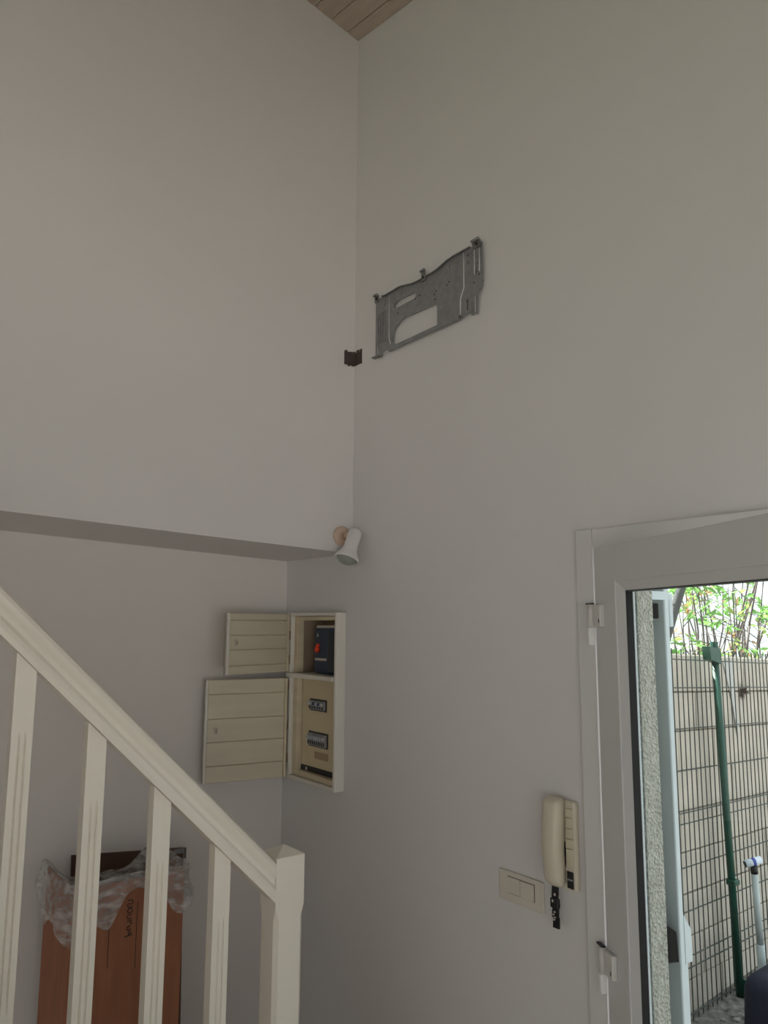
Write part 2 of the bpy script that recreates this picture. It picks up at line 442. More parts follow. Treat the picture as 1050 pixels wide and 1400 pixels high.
for a, b in (((i1, z0), (o1, z1)), ((0.096, y1), (i1, z1)), ((0.096, z0), (i1, y0))):
    lbox('outer_glazing_lip', (a[0], 0.0555, a[1]), (b[0], LT - 0.002, b[1]), 'pvc_leaf')
# lever handle on the free stile
bm = bmesh.new(); add_box(bm, (LW - 0.075, -0.010, 0.93), (LW - 0.043, 0.0, 1.15), 0.004, 2)
add_tube(bm, [(LW - 0.059, 0, 1.1), (LW - 0.059, -0.045, 1.1), (LW - 0.075, -0.055, 1.1), (LW - 0.175, -0.055, 1.1)], 0.009, 8)
obj('door_handle', bm, 'pvc', door, world=False)
def hinge(zc, pin_down):
    bm = bmesh.new()
    add_box(bm, (0.022, -0.014, zc - 0.028), (0.066, 0.0, zc + 0.028), 0.003, 2)
    h = obj('hinge', bm, 'hinge', door, world=False)
    bm = bmesh.new(); add_tube(bm, [(0.012, -0.010, zc - 0.029), (0.012, -0.010, zc + 0.029)], 0.0105, 14)
    obj('hinge_knuckle', bm, 'hinge', h, world=False, smooth=True)
    bm = bmesh.new(); add_box(bm, (0.009, -0.022, zc - 0.0295 - pin_down), (0.021, -0.004, zc - 0.0295), 0.0025, 2)
    obj('hinge_pin', bm, 'pin', h, world=False, smooth=True)
    bm = bmesh.new(); add_box(bm, (-0.030, 0.002, zc - 0.028), (0.0, 0.010, zc + 0.028), 0.002)
    obj('hinge_plate', bm, 'hinge', h, world=False)
    bm = bmesh.new(); add_box(bm, (-0.012, -0.014, zc + 0.0292), (0.018, -0.004, zc + 0.033)); obj('hinge_gap', bm, 'black', h, world=False)
    bm = bmesh.new(); add_box(bm, (0.056, -0.0143, zc - 0.018), (0.0605, -0.0138, zc - 0.008)); obj('hinge_screw', bm, 'black', h, world=False)
hinge(1.873, 0.045); hinge(1.043, 0.045)

# ------------------------------------------------------------------ folded-back shutter outside
sh = tag(empty('window_shutter', (0.388, -1.085, 0.0)), 'pale white shutter folded back against the outside wall', 'shutter')
box('shutter_board', (0.388, -1.085, 0.06), (0.412, -0.32, 2.02), 'shutter', sh, 0.003)
for zz in (0.35, 1.75):
    box('batten', (0.366, -0.98, zz), (0.3875, -0.36, zz + 0.09), 'shutter', sh, 0.003)
bm = bmesh.new(); add_box(bm, (0.4125, -1.085, 1.845), (0.434, -1.03, 1.945), 0.003); add_box(bm, (0.300, -1.084, 1.925), (0.413, -1.0855, 1.95), 0.0005)
obj('strap_hinge', bm, 'shutter', sh)
bm = bmesh.new(); add_box(bm, (0.300, -1.075, 1.85), (0.330, -1.045, 1.935), 0.003); add_box(bm, (0.325, -1.080, 1.87), (0.366, -1.05, 1.915), 0.002)
obj('hinge_pintle', bm, 'matte', sh)
bm = bmesh.new(); add_hexa(bm, [(0.4125, -1.085, 0.905), (0.447, -1.085, 0.905), (0.447, -1.0, 0.905), (0.4125, -1.0, 0.905), (0.4125, -1.085, 1.035), (0.445, -1.085, 0.99), (0.445, -1.0, 0.99), (0.4125, -1.0, 1.035)])
obj('latch_box', bm, 'shutter', sh)
box('latch_strip', (0.4125, -1.080, 0.06), (0.432, -1.02, 0.9045), 'shutter', sh, 0.002)
bm = bmesh.new(); add_hexa(bm, [(0.301, -1.08, 0.93), (0.386, -1.08, 0.915), (0.386, -1.02, 0.915), (0.301, -1.02, 0.93), (0.301, -1.08, 1.045), (0.380, -1.08, 0.995), (0.380, -1.02, 0.995), (0.301, -1.02, 1.045)])
obj('shutter_stop', bm, 'matte', sh)

# ------------------------------------------------------------------ stair railing
YF = -0.55                      # front plane of newel and rail
SL = -0.988
def rail_z(x): return 1.130 + SL * (x + 0.617)      # underside of the handrail
rl = tag(empty('stair_railing', (-0.565, YF + 0.0425, 0.0)), 'cream painted wooden stair railing with fluted balusters and square newel', 'railing')
X0, X1 = -0.608, -0.522
# newel: square block on a stop-chamfered shaft, pyramid cap
def sq(c, z, yf=YF):
    a, b, y0, y1 = X0, X1, yf, yf + 0.086
    if c == 0: c = 0.0004
    return [(a + c, y0, z), (b - c, y0, z), (b, y0 + c, z), (b, y1 - c, z), (b - c, y1, z), (a + c, y1, z), (a, y1 - c, z), (a, y0 + c, z)]
bm = bmesh.new(); rings = [[bm.verts.new(p) for p in sq(c, z)] for c, z in ((0.011, 0.0), (0.011, 1.075), (0.0, 1.108), (0.0, 1.232))]
for r0, r1 in zip(rings, rings[1:]):
    for i in range(8): bm.faces.new((r0[i], r0[(i + 1) % 8], r1[(i + 1) % 8], r1[i]))
bm.faces.new(rings[0][::-1]); bm.faces.new(rings[-1])
nw = obj('newel_post', bm, 'cream', rl)
bm = bmesh.new()
b4 = [bm.verts.new(p) for p in ((X0, YF, 1.2325), (X1, YF, 1.2325), (X1, YF + 0.086, 1.2325), (X0, YF + 0.086, 1.2325))]
ap = bm.verts.new(((X0 + X1) / 2, YF + 0.043, 1.254))
bm.faces.new(b4[::-1])
for i in range(4): bm.faces.new((b4[i], b4[(i + 1) % 4], ap))
obj('newel_cap', bm, 'cream', nw)
# handrail: moulded profile (u across = y, v up, perpendicular to the slope)
hp = [(0.000, 0.000), (0.060, 0.000), (0.063, 0.012), (0.060, 0.022), (0.052, 0.030), (0.051, 0.040), (0.057, 0.050), (0.060, 0.060), (0.055, 0.069), (0.044, 0.074), (0.030, 0.076),
      (0.016, 0.074), (0.005, 0.069), (0.000, 0.060), (0.003, 0.050), (0.009, 0.040), (0.008, 0.030), (0.000, 0.022), (-0.003, 0.012)]
XT = -2.55
k = math.hypot(1, SL)
prism('handrail', hp, lambda u, v, w: (w, YF + u - 0.004, rail_z(w) + v * k), X0 - 0.0005, XT, 'cream', rl)
# balusters
BH, BWD, BD = 0.86, 0.0445, 0.034
def baluster_mesh():
    bm = bmesh.new()
    t0, t1 = -0.155, -0.74       # flutes from / to below the top
    hw = BWD / 2
    fl = ((-0.0085, -0.0030), (0.0045, 0.0100)); g = 0.0045
    xs = [-hw, fl[0][0], sum(fl[0]) / 2, fl[0][1], fl[1][0], sum(fl[1]) / 2, fl[1][1], hw]
    zs = ['top', t0, t0 - 0.02, t1 + 0.02, t1, 'bot']
    grid = []
    for iz, z in enumerate(zs):
        row = []
        for ix, x in enumerate(xs):
            zz = SL * x - 0.001 if z == 'top' else (SL * x - BH if z == 'bot' else z)
            dep = g if ix in (2, 5) and iz in (2, 3) else 0
            row.append(bm.verts.new((x, dep, zz)))
        grid.append(row)
    for r0, r1 in zip(grid, grid[1:]):
        for i in range(7): bm.faces.new((r0[i], r0[i + 1], r1[i + 1], r1[i]))
    tb = [bm.verts.new((x, BD, SL * x - 0.001)) for x in (-hw, hw)]; bb = [bm.verts.new((x, BD, SL * x - BH)) for x in (-hw, hw)]
    bm.faces.new((tb[0], tb[1], bb[1], bb[0]))
    bm.faces.new(grid[0] + [tb[1], tb[0]]); bm.faces.new(grid[-1] + [bb[1], bb[0]])
    bm.faces.new([r[0] for r in grid] + [bb[0], tb[0]]); bm.faces.new([r[-1] for r in grid] + [bb[1], tb[1]])
    bmesh.ops.recalc_face_normals(bm, faces=bm.faces[:])
    me = bpy.data.meshes.new('baluster'); bm.to_mesh(me); bm.free()
    return me
bme = baluster_mesh()
inv = local_matrix(rl).inverted()
for i in range(11):
    xc = -0.7815 + BWD / 2 - 0.1655 * i
    o = link('baluster', bme, 'cream', rl); o.location = inv @ Vector((xc, YF + 0.008, rail_z(xc)))

st = tag(empty('staircase', (-0.6, -0.93, 0)), 'cream painted wooden staircase rising left beside the railing', 'staircase')
low = lambda x: rail_z(x) - BH - 0.001
for yy in (YF + 0.004, -1.36):
    xs_ = X0 - 0.001
    poly = [(xs_, low(xs_)), (xs_, 0.008), (xs_ - 0.05, 0.008), (XT, low(XT) - 0.30), (XT, low(XT))]
    prism('stringer', poly, WXZ, yy, yy + 0.04, 'cream', st)
zt = 0.2; i = 0
while zt < low(XT):
    xn = X0 - 0.02 - (zt - low(X0) + 0.03) / -SL * 1.0
    xn = min(xn, X0 - 0.02)
    box('tread', (xn - 0.23, -1.3195, zt - 0.035), (xn, YF + 0.0035, zt), 'tread', st, 0.006, 2)
    box('riser', (xn - 0.05, -1.3195, zt - 0.2), (xn - 0.03, YF + 0.0035, zt - 0.0352), 'cream', st)
    zt += 0.2

# ------------------------------------------------------------------ hole broken through the corner of the walls
hl = tag(empty('wall_hole', (0.02, 0.02, 2.865)), 'dark square hole broken through the wall corner beside the metal bracket', 'hole')
bm = bmesh.new()
x0, y0, z0 = HOLE[0]; x1, y1, z1 = HOLE[1]
t = 0.012
bm.free()
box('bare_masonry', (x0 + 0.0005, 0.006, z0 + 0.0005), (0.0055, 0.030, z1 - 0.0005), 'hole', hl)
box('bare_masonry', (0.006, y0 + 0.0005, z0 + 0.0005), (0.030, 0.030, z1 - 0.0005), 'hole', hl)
bm = bmesh.new()
for i in range(26):
    if i % 2: p = Vector((rnd.uniform(-0.05, 0), 0.0, 0)); 
    else: p = Vector((0.0, rnd.uniform(-0.052, 0), 0))
    top = rnd.random() < 0.6
    p.z = z1 + rnd.uniform(-0.004, 0.002) if top else z0 + rnd.uniform(-0.002, 0.003)
    s = rnd.uniform(0.002, 0.005)
    bmesh.ops.create_icosphere(bm, subdivisions=1, radius=s, matrix=Matrix.Translation(p))
tag(obj('crumbled_plaster', bm, 'hole', hl), kind='stuff')

# ------------------------------------------------------------------ air-conditioner mounting plate
pl = tag(empty('mounting_bracket', (-0.0, -0.45, 2.845)), 'grey galvanised steel mounting plate with cut-outs high on the right wall', 'bracket')
def arc(cx, cy, r, a0, a1, n=7): return [(cx + r * math.cos(R(a0 + (a1 - a0) * i / (n - 1))), cy + r * math.sin(R(a0 + (a1 - a0) * i / (n - 1)))) for i in range(n)]
outer = [(-0.160, 2.848), (-0.160, 3.083), (-0.205, 3.083), (-0.225, 3.079), (-0.310, 3.082), (-0.330, 3.079), (-0.385, 3.067), (-0.420, 3.064), (-0.500, 3.066), (-0.530, 3.069), (-0.575, 3.080),
         (-0.610, 3.083), (-0.690, 3.083), (-0.743, 3.083), (-0.743, 2.936), (-0.738, 2.925), (-0.722, 2.913), (-0.718, 2.900), (-0.718, 2.846), (-0.692, 2.846), (-0.686, 2.858), (-0.655, 2.858), (-0.640, 2.852), (-0.255, 2.852), (-0.243, 2.864), (-0.205, 2.864), (-0.200, 2.848)]
slot = arc(-0.392, 3.021, 0.012, -90, 90) [::-1]
slot = [(-0.290, 3.033)] + [(-0.278, 3.026), (-0.276, 3.014), (-0.288, 3.008)] + [(-0.392, 3.009), (-0.403, 3.014), (-0.405, 3.024), (-0.396, 3.033)]
hole2 = [(-0.519, 2.866), (-0.519, 2.942), (-0.513, 2.948), (-0.345, 2.954), (-0.318, 2.950), (-0.292, 2.938), (-0.272, 2.920), (-0.265, 2.900), (-0.270, 2.880), (-0.285, 2.866)]
small = [[(c + s * 0.0045 * math.cos(a * math.pi / 3), z + 0.0055 * math.sin(a * math.pi / 3)) for a in range(6)] for c, z, s in ((-0.325, 3.052, 1), (-0.588, 3.058, 1), (-0.225, 3.066, 1.2), (-0.222, 3.045, 0.9), (-0.677, 3.062, 1.1), (-0.677, 3.035, 0.9))]
slots = [[(c - 0.004, a), (c + 0.004, a), (c + 0.004, b), (c - 0.004, b)] for c, a, b in ((-0.172, 2.868, 2.892), (-0.672, 2.872, 2.908), (-0.718, 2.985, 3.02), (-0.2, 2.872, 2.883))]
def plate_with_holes(outer, holes, xw, th):
    bm = bmesh.new(); es = []
    for lp in [outer] + holes:
        vs = [bm.verts.new((xw, u, v)) for u, v in lp]
        es += [bm.edges.new((vs[i], vs[(i + 1) % len(vs)])) for i in range(len(vs))]
    bmesh.ops.triangle_fill(bm, use_beauty=True, use_dissolve=False, edges=es)
    r = bmesh.ops.extrude_face_region(bm, geom=bm.faces[:])
    bmesh.ops.translate(bm, verts=[v for v in r['geom'] if isinstance(v, bmesh.types.BMVert)], vec=(th, 0, 0))
    return bm
obj('back_plate', plate_with_holes(outer, [slot, hole2] + small + slots, -0.0135, 0.0022), 'galv', pl)
# folded flanges along the top and the bottom hem
top_pts = outer[1:13]
bm = bmesh.new()
for a, b in zip(top_pts[1:-1], top_pts[2:]):
    add_hexa(bm, [(-0.0215, a[0], a[1] - 0.001), (-0.0137, a[0], a[1] - 0.001), (-0.0137, b[0], b[1] - 0.001), (-0.0215, b[0], b[1] - 0.001), (-0.0215, a[0], a[1] + 0.0018), (-0.0137, a[0], a[1] + 0.0018), (-0.0137, b[0], b[1] + 0.0018), (-0.0215, b[0], b[1] + 0.0018)])
obj('top_flange', bm, 'galv_edge', pl)
bm = bmesh.new(); add_prism(bm, [(-0.0137, 2.866), (-0.026, 2.862), (-0.026, 2.849), (-0.0137, 2.849)], lambda u, v, w: (u, w, v), -0.255, -0.640)
obj('bottom_hem', bm, 'galv', pl)
# stand-off ribs (bright bend lines)
def rib(path, wdt=0.0035):
    bm = bmesh.new(); add_tube(bm, [(-0.0138, u, v) for u, v in path], wdt * 0.6, 6)
    obj('bend_rib', bm, 'bright', pl, smooth=True)
rib([(-0.246, 3.076), (-0.246, 2.905), (-0.254, 2.878)], 0.0028); rib([(-0.656, 3.078), (-0.656, 2.956), (-0.638, 2.920), (-0.638, 2.856)], 0.0034)
rib([(-0.707, 3.078), (-0.707, 2.982)], 0.0026); rib([(-0.731, 3.072), (-0.731, 2.985)], 0.0026); rib([(-0.709, 2.905), (-0.709, 2.852)], 0.0026)
bm = bmesh.new()
for u in (-0.177, -0.192, -0.207, -0.222): add_box(bm, (-0.0148, u - 0.001, 2.90), (-0.0136, u + 0.001, 3.02))
tag(obj('pressed_groove', bm, 'galv_edge', pl), kind='stuff')
bm = bmesh.new()
for c, z in ((-0.40, 3.005), (-0.425, 3.010), (-0.505, 2.985), (-0.515, 2.995), (-0.572, 2.995), (-0.583, 3.003), (-0.30, 2.985), (-0.51, 2.965), (-0.728, 2.975), (-0.705, 2.955)):
    add_box(bm, (-0.0142, c - 0.003, z - 0.002), (-0.0136, c + 0.003, z + 0.002))
tag(obj('stamped_mark', bm, 'black', pl), kind='stuff')
# hooks
def hook(u, z, w_, h_):
    tab = [(u + w_, z - 0.012), (u - w_, z - 0.012), (u - w_, z + h_ * 0.55), (u - w_ * 0.7, z + h_ * 0.85), (u - w_ * 0.2, z + h_), (u + w_ * 0.3, z + h_ * 0.97), (u + w_ * 0.8, z + h_ * 0.75), (u + w_, z + h_ * 0.5)]
    t_ = prism('hook', tab, WYZ, -0.0190, -0.0140, 'galv_edge', pl)
    tube('hook_roll', [(-0.023, u + w_, z + h_ * 0.72), (-0.023, u - w_, z + h_ * 0.72)], 0.0045, 'galv', t_)
    tube('screw', [(-0.0192, u - w_ * 0.2, z + 0.001), (-0.0215, u - w_ * 0.2, z + 0.001)], 0.0052, 'black', t_)
hook(-0.170, 3.083, 0.011, 0.021); hook(-0.450, 3.066, 0.010, 0.036); hook(-0.720, 3.080, 0.017, 0.021)
box('foot_tab', (-0.034, -0.198, 2.846), (-0.0137, -0.160, 2.8492), 'galv_edge', pl)
for u, z in ((-0.175, 3.05), (-0.73, 2.955), (-0.185, 2.90), (-0.69, 2.90)): tube('wall_standoff', [(-0.0112, u, z), (0.0, u, z)], 0.004, 'galv_edge', pl)

# ------------------------------------------------------------------ spotlight in the corner
sp = tag(empty('wall_spotlight', (-0.05, 0.0, 2.18)), 'white adjustable spotlight on a round peach base in the wall corner', 'spotlight')
lathe('base', [(0.038, 0.0), (0.0385, 0.006), (0.037, 0.010), (0.030, 0.013), (0.018, 0.0145), (0.017, 0.013), (0.0005, 0.013)], (-0.052, -0.0005, 2.180), (0, -1, 0), 'peach', sp)
lathe('swivel', [(0.012, 0.0), (0.012, 0.012), (0.014, 0.016), (0.014, 0.026), (0.010, 0.030), (0.0005, 0.030)], (-0.045, -0.0140, 2.179), (0.12, -1, 0.02), 'peach', sp)
tube('arm', [(-0.043, -0.030, 2.179), (-0.040, -0.052, 2.176), (-0.042, -0.066, 2.170)], 0.0075, 'peach', sp)
top = Vector((-0.038, -0.080, 2.196)); bot = Vector((-0.102, -0.098, 2.058))
ax = (bot - top)
ln = ax.length
hd = lathe('lamp_head', [(0.0005, -0.004), (0.012, -0.003), (0.021, 0.002), (0.0255, 0.010), (0.027, 0.022), (0.0262, 0.045), (0.0262, 0.070), (0.0285, 0.086), (0.035, 0.100), (0.0435, 0.112), (0.0475, 0.124), (0.0475, 0.130), (0.0445, 0.130), (0.040, 0.112), (0.030, 0.098), (0.022, 0.09), (0.0005, 0.088)], top, ax, 'spot', sp, seg=32)
lathe('bulb_face', [(0.0005, 0.141), (0.018, 0.140), (0.030, 0.134), (0.037, 0.124), (0.037, 0.112), (0.0005, 0.112)], top, ax, 'spotin', sp, seg=28)

# ------------------------------------------------------------------ electrical cabinet
cb = tag(empty('electrical_cabinet', (0, 0.21, 1.236)), 'cream wooden electrical cabinet on the wall with both doors open', 'cabinet')
CX, CY0, CY1, CZ0, CZ1 = -0.045, 0.035, 0.388, 1.232, 1.893
t = 0.014
box('side_panel', (CX, CY0, CZ0), (-0.0005, CY0 + t, CZ1), 'cab', cb, 0.002)
box('side_panel', (CX, CY1 - t, CZ0), (-0.0005, CY1, CZ1), 'cab', cb, 0.002)
box('top_panel', (CX, CY0 + t + 0.0005, CZ1 - t), (-0.0005, CY1 - t - 0.0005, CZ1), 'cab', cb, 0.002)
box('bottom_panel', (CX, CY0 + t + 0.0005, CZ0), (-0.0005, CY1 - t - 0.0005, CZ0 + t), 'cab', cb, 0.002)
box('shelf', (CX - 0.012, CY0 + 0.0155, 1.632), (0.085, CY1 + 0.004, 1.650), 'cab', cb, 0.004, 2)
# lining of the niche
box('niche_lining', (0.0, 0.358, 1.2505), (0.11, 0.3715, 1.6315), 'cabin', cb)
box('niche_lining', (0.0, 0.358, 1.6505), (0.11, 0.3715, 1.8745), 'cabshade', cb)  # upper lining browned to stand in for shade in the compartment
box('niche_lining', (0.0, 0.0505, 1.2505), (0.11, 0.056, 1.8745), 'cabin', cb)
box('niche_lining', (0.0, 0.0565, 1.866), (0.11, 0.3575, 1.8745), 'cabin', cb)
box('niche_lining', (0.0, 0.0565, 1.2505), (0.11, 0.3575, 1.258), 'cabin', cb)
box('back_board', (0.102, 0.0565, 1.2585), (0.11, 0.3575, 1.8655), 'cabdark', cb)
# inner frame
box('inner_stile', (-0.030, CY1 - t - 0.034, CZ0 + t + 0.001), (-0.001, CY1 - t - 0.001, 1.631), 'cabin', cb, 0.002)
box('inner_stile', (-0.030, CY1 - t - 0.030, 1.651), (-0.001, CY1 - t - 0.001, CZ1 - t - 0.001), 'cabin', cb, 0.002)
box('inner_rail', (-0.030, CY0 + t + 0.001, CZ0 + t + 0.001), (-0.001, CY1 - t - 0.035, 1.268), 'cabin', cb, 0.002)
box('inner_rail', (-0.030, CY0 + t + 0.001, 1.862), (-0.001, CY1 - t - 0.031, CZ1 - t - 0.001), 'cabin', cb, 0.002)
# blue meter in the upper compartment
mt = box('meter', (-0.004, 0.058, 1.6515), (0.098, 0.262, 1.832), 'meter', cb, 0.010, 2)
box('meter_top', (0.006, 0.058, 1.8325), (0.098, 0.258, 1.842), 'label', mt)
box('meter_window', (-0.0065, 0.060, 1.66), (-0.0042, 0.150, 1.82), 'meterglass', mt)
lathe('reset_button', [(0.0145, 0), (0.0145, 0.005), (0.011, 0.009), (0.0005, 0.009)], (-0.0042, 0.232, 1.748), (-1, 0, 0), 'red', mt, seg=18)
box('reset_button_tab', (-0.011, 0.216, 1.758), (-0.0042, 0.234, 1.770), 'red', mt, 0.002)
box('label_strip', (-0.0062, 0.165, 1.704), (-0.0043, 0.248, 1.713), 'label', mt)
bm = bmesh.new(); add_prism(bm, [(0.240, 1.797), (0.224, 1.797), (0.232, 1.812)], WYZ, -0.0060, -0.0043); obj('arrow_mark', bm, 'label', mt)
# breaker panel in the lower compartment
bp_ = box('breaker_panel', (-0.008, 0.062, 1.290), (-0.002, 0.334, 1.628), 'cabpanel', cb, 0.001)
box('panel_seam', (-0.0092, 0.080, 1.432), (-0.0082, 0.325, 1.4335), 'cabin', bp_)
def breaker_row(yc, zc, n, wd, h, lv):
    box('breaker_slot', (-0.0095, yc - wd / 2 - 0.006, zc - h / 2 - 0.006), (-0.0082, yc + wd / 2 + 0.006, zc + h / 2 + 0.006), 'breakerslot', bp_)
    pw = wd / n
    for i in range(n):
        a = yc + wd / 2 - i * pw
        br = box('breaker', (-0.020, a - pw + 0.0015, zc - h / 2), (-0.0096, a - 0.0015, zc + h / 2), 'breaker', bp_, 0.0015)
        box('breaker_lever', (-0.031, a - pw + 0.004, zc + h * 0.05), (-0.0202, a - 0.004, zc + h * 0.32), lv[i % len(lv)], bp_, 0.001)
        box('breaker_terminal', (-0.0212, a - pw + 0.0035, zc - h * 0.40), (-0.0202, a - 0.0035, zc - h * 0.12), 'breakerslot', bp_)
breaker_row(0.212, 1.530, 6, 0.112, 0.034, ('lever', 'lever', 'leverblue', 'lever', 'leverblue', 'lever'))
breaker_row(0.208, 1.398, 8, 0.130, 0.046, ('lever', 'lever'))
box('panel_label', (-0.0092, 0.135, 1.325), (-0.0082, 0.235, 1.352), 'label_tan', bp_)
box('cable_gap', (-0.0075, 0.058, 1.2690), (-0.003, 0.338, 1.2885), 'black', cb)
box('cable_tag', (-0.009, 0.289, 1.272), (-0.0077, 0.301, 1.284), 'label', cb)
# hinges on the inner frame
for zz in (1.80, 1.70, 1.60, 1.44, 1.31):
    tube('hinge', [(-0.046, CY1 - 0.006, zz - 0.018), (-0.046, CY1 - 0.006, zz + 0.018)], 0.003, 'cabdark', cb)
# doors: hinged on the far edge, each a frame of horizontal planks
def cab_door(z0, z1, wd, th, planks, key_y):
    d = empty('cabinet_door'); d.parent = cb
    base = Vector((CX - 0.006, CY1 - 0.001, 0)) - Vector(cb.location)
    # built in cabinet space through a local frame: u outward from hinge, v thickness
    ux = Vector((-math.cos(th), -math.sin(th), 0)); vx = Vector((math.sin(th), -math.cos(th), 0))
    bpy.data.objects.remove(d)
    org = Vector((CX - 0.006, CY1 - 0.001, 0))
    def P(u, v, z): p = org + ux * u + vx * v; return (p.x, p.y, z)
    def dbox(nm, u0, u1, v0, v1, a, b, m, par, bev=0.0):
        bm = bmesh.new(); add_hexa(bm, [P(u0, v0, a), P(u1, v0, a), P(u1, v1, a), P(u0, v1, a), P(u0, v0, b), P(u1, v0, b), P(u1, v1, b), P(u0, v1, b)])
        if bev: bmesh.ops.bevel(bm, geom=bm.edges[:], offset=bev, segments=1, affect='EDGES')
        return obj(nm, bm, m, par)
    body = dbox('cabinet_door', 0.0, wd, -0.012, -0.002, z0, z1, 'cabin', cb)
    for a, b in zip(planks, planks[1:]):
        za, zb = z1 - a * (z1 - z0), z1 - b * (z1 - z0)
        dbox('plank', 0.012, wd - 0.010, -0.002, 0.006, zb + 0.0006, za - 0.0006, 'cabdoor', body, 0.0022)
    dbox('door_stile', wd - 0.0095, wd, -0.0135, 0.007, z0, z1, 'cab', body, 0.0015)
    dbox('door_stile', 0.0, 0.0115, -0.0018, 0.0075, z0, z1, 'cabin', body, 0.0015)
    ku = wd * 0.87; kz = z1 - key_y * (z1 - z0)
    dbox('latch', ku - 0.008, ku + 0.008, 0.0062, 0.0095, kz - 0.013, kz + 0.013, 'label', body, 0.002)
    dbox('keyhole', ku - 0.003, ku + 0.001, 0.0096, 0.0104, kz - 0.007, kz + 0.006, 'cabdark', body)
cab_door(1.654, 1.888, 0.330, R(15), (0.0, 0.115, 0.365, 0.60, 0.86, 1.0), 0.48)
cab_door(1.236, 1.628, 0.337, R(-10), (0.0, 0.145, 0.385, 0.61, 0.84, 1.0), 0.50)

# ------------------------------------------------------------------ intercom handset and switch
sw = tag(empty('light_switch', (0, -0.855, 1.085)), 'ivory double light switch plate beside the intercom', 'light switch')
box('cover_plate', (-0.009, -0.938, 1.080), (-0.0003, -0.772, 1.160), 'switch', sw, 0.003, 2)
box('rocker_gap_shade', (-0.0098, -0.9085, 1.1025), (-0.0091, -0.8085, 1.1485), 'gap_shade', sw)  # dark plate imitating the shadow gap round the rockers
box('rocker', (-0.0125, -0.8565, 1.104), (-0.0099, -0.810, 1.147), 'switch', sw, 0.001)
box('rocker', (-0.0145, -0.907, 1.104), (-0.0099, -0.8590, 1.147), 'switch', sw, 0.001)

ic = tag(empty('intercom', (0, -1.0, 1.165)), 'ivory wall intercom handset beside the door frame', 'intercom')
box('base', (-0.020, -1.062, 1.168), (-0.0003, -0.975, 1.392), 'icom', ic, 0.008, 3)
for za, zb in ((1.352, 1.374), (1.326, 1.350), (1.300, 1.324), (1.276, 1.298)):
    box('call_button', (-0.0245, -1.056, za), (-0.0202, -1.032, zb), 'icomkey', ic, 0.0015)
box('name_plate', (-0.0235, -1.056, 1.226), (-0.0202, -1.032, 1.274), 'icomkey', ic, 0.0015)
box('speaker_window', (-0.0235, -1.055, 1.176), (-0.0202, -1.033, 1.218), 'black', ic, 0.002)
box('speaker_painted_glint', (-0.0242, -1.053, 1.196), (-0.0236, -1.036, 1.200), 'breaker', ic)  # grey strip painted on as a highlight across the black window
# handset: bulged ear and mouth pieces with a waist between
bm = bmesh.new()
prof = []
n = 22
rings = []
for i in range(n + 1):
    s = i / n; z = 1.176 + s * 0.222
    e = min(1.0, min(s, 1 - s) / 0.07)
    e = math.sin(e * math.pi / 2) ** 0.6
    mid = math.exp(-((s - 0.42) / 0.20) ** 2)
    xb = -0.021 - 0.006 * mid
    dep = (0.036 + 0.004 * math.cos((s - 0.5) * 6)) * (0.55 + 0.45 * e) - 0.004 * mid
    hw = 0.0275 * (0.72 + 0.28 * e) + 0.002 * (s - 0.5)
    yc = -1.0035
    sec = []
    for u, v in ((1, 0), (1, 0.55), (0.86, 0.85), (0.55, 1.0), (-0.55, 1.0), (-0.86, 0.85), (-1, 0.55), (-1, 0)):
        sec.append(bm.verts.new((xb - dep * v, yc + hw * u, z)))
    rings.append(sec)
for r0, r1 in zip(rings, rings[1:]):
    for i in range(8): bm.faces.new((r0[i], r0[(i + 1) % 8], r1[(i + 1) % 8], r1[i]))
bm.faces.new(rings[0][::-1]); bm.faces.new(rings[-1])
obj('handset', bm, 'icom', ic, smooth=True)
box('cradle_recess_shade', (-0.0225, -1.031, 1.225), (-0.0202, -1.0, 1.290), 'matte', ic, 0.001)  # raised black block standing in for shade in the finger gap

kf = tag(empty('key_strap', (-0.03, -0.995, 1.17)), 'black strap with white marks hanging below the intercom', 'strap')
bm = bmesh.new()
pts = [(0.000, 1.176), (0.002, 1.150), (-0.001, 1.125), (0.002, 1.095), (0.003, 1.068)]
for (a, za), (b, zb) in zip(pts, pts[1:]):
    add_hexa(bm, [(-0.030 + a, -1.006, zb), (-0.024 + a, -1.006, zb), (-0.024 + a, -0.986, zb), (-0.030 + a, -0.986, zb), (-0.030 + b, -1.005, za), (-0.024 + b, -1.005, za), (-0.024 + b, -0.987, za), (-0.030 + b, -0.987, za)])
band = obj('webbing', bm, 'black', kf)
box('buckle', (-0.034, -1.009, 1.118), (-0.022, -0.983, 1.142), 'black', kf, 0.002)
bm = bmesh.new()
for yy, zz, hh in ((-1.000, 1.150, 0.006), (-0.993, 1.133, 0.006), (-0.998, 1.108, 0.003), (-0.994, 1.101, 0.003), (-0.999, 1.095, 0.003), (-0.996, 1.089, 0.003)):
    add_box(bm, (-0.0352, yy - 0.0022, zz), (-0.0318, yy + 0.0022, zz + hh))
tag(obj('printed_mark', bm, 'label', kf), kind='stuff')

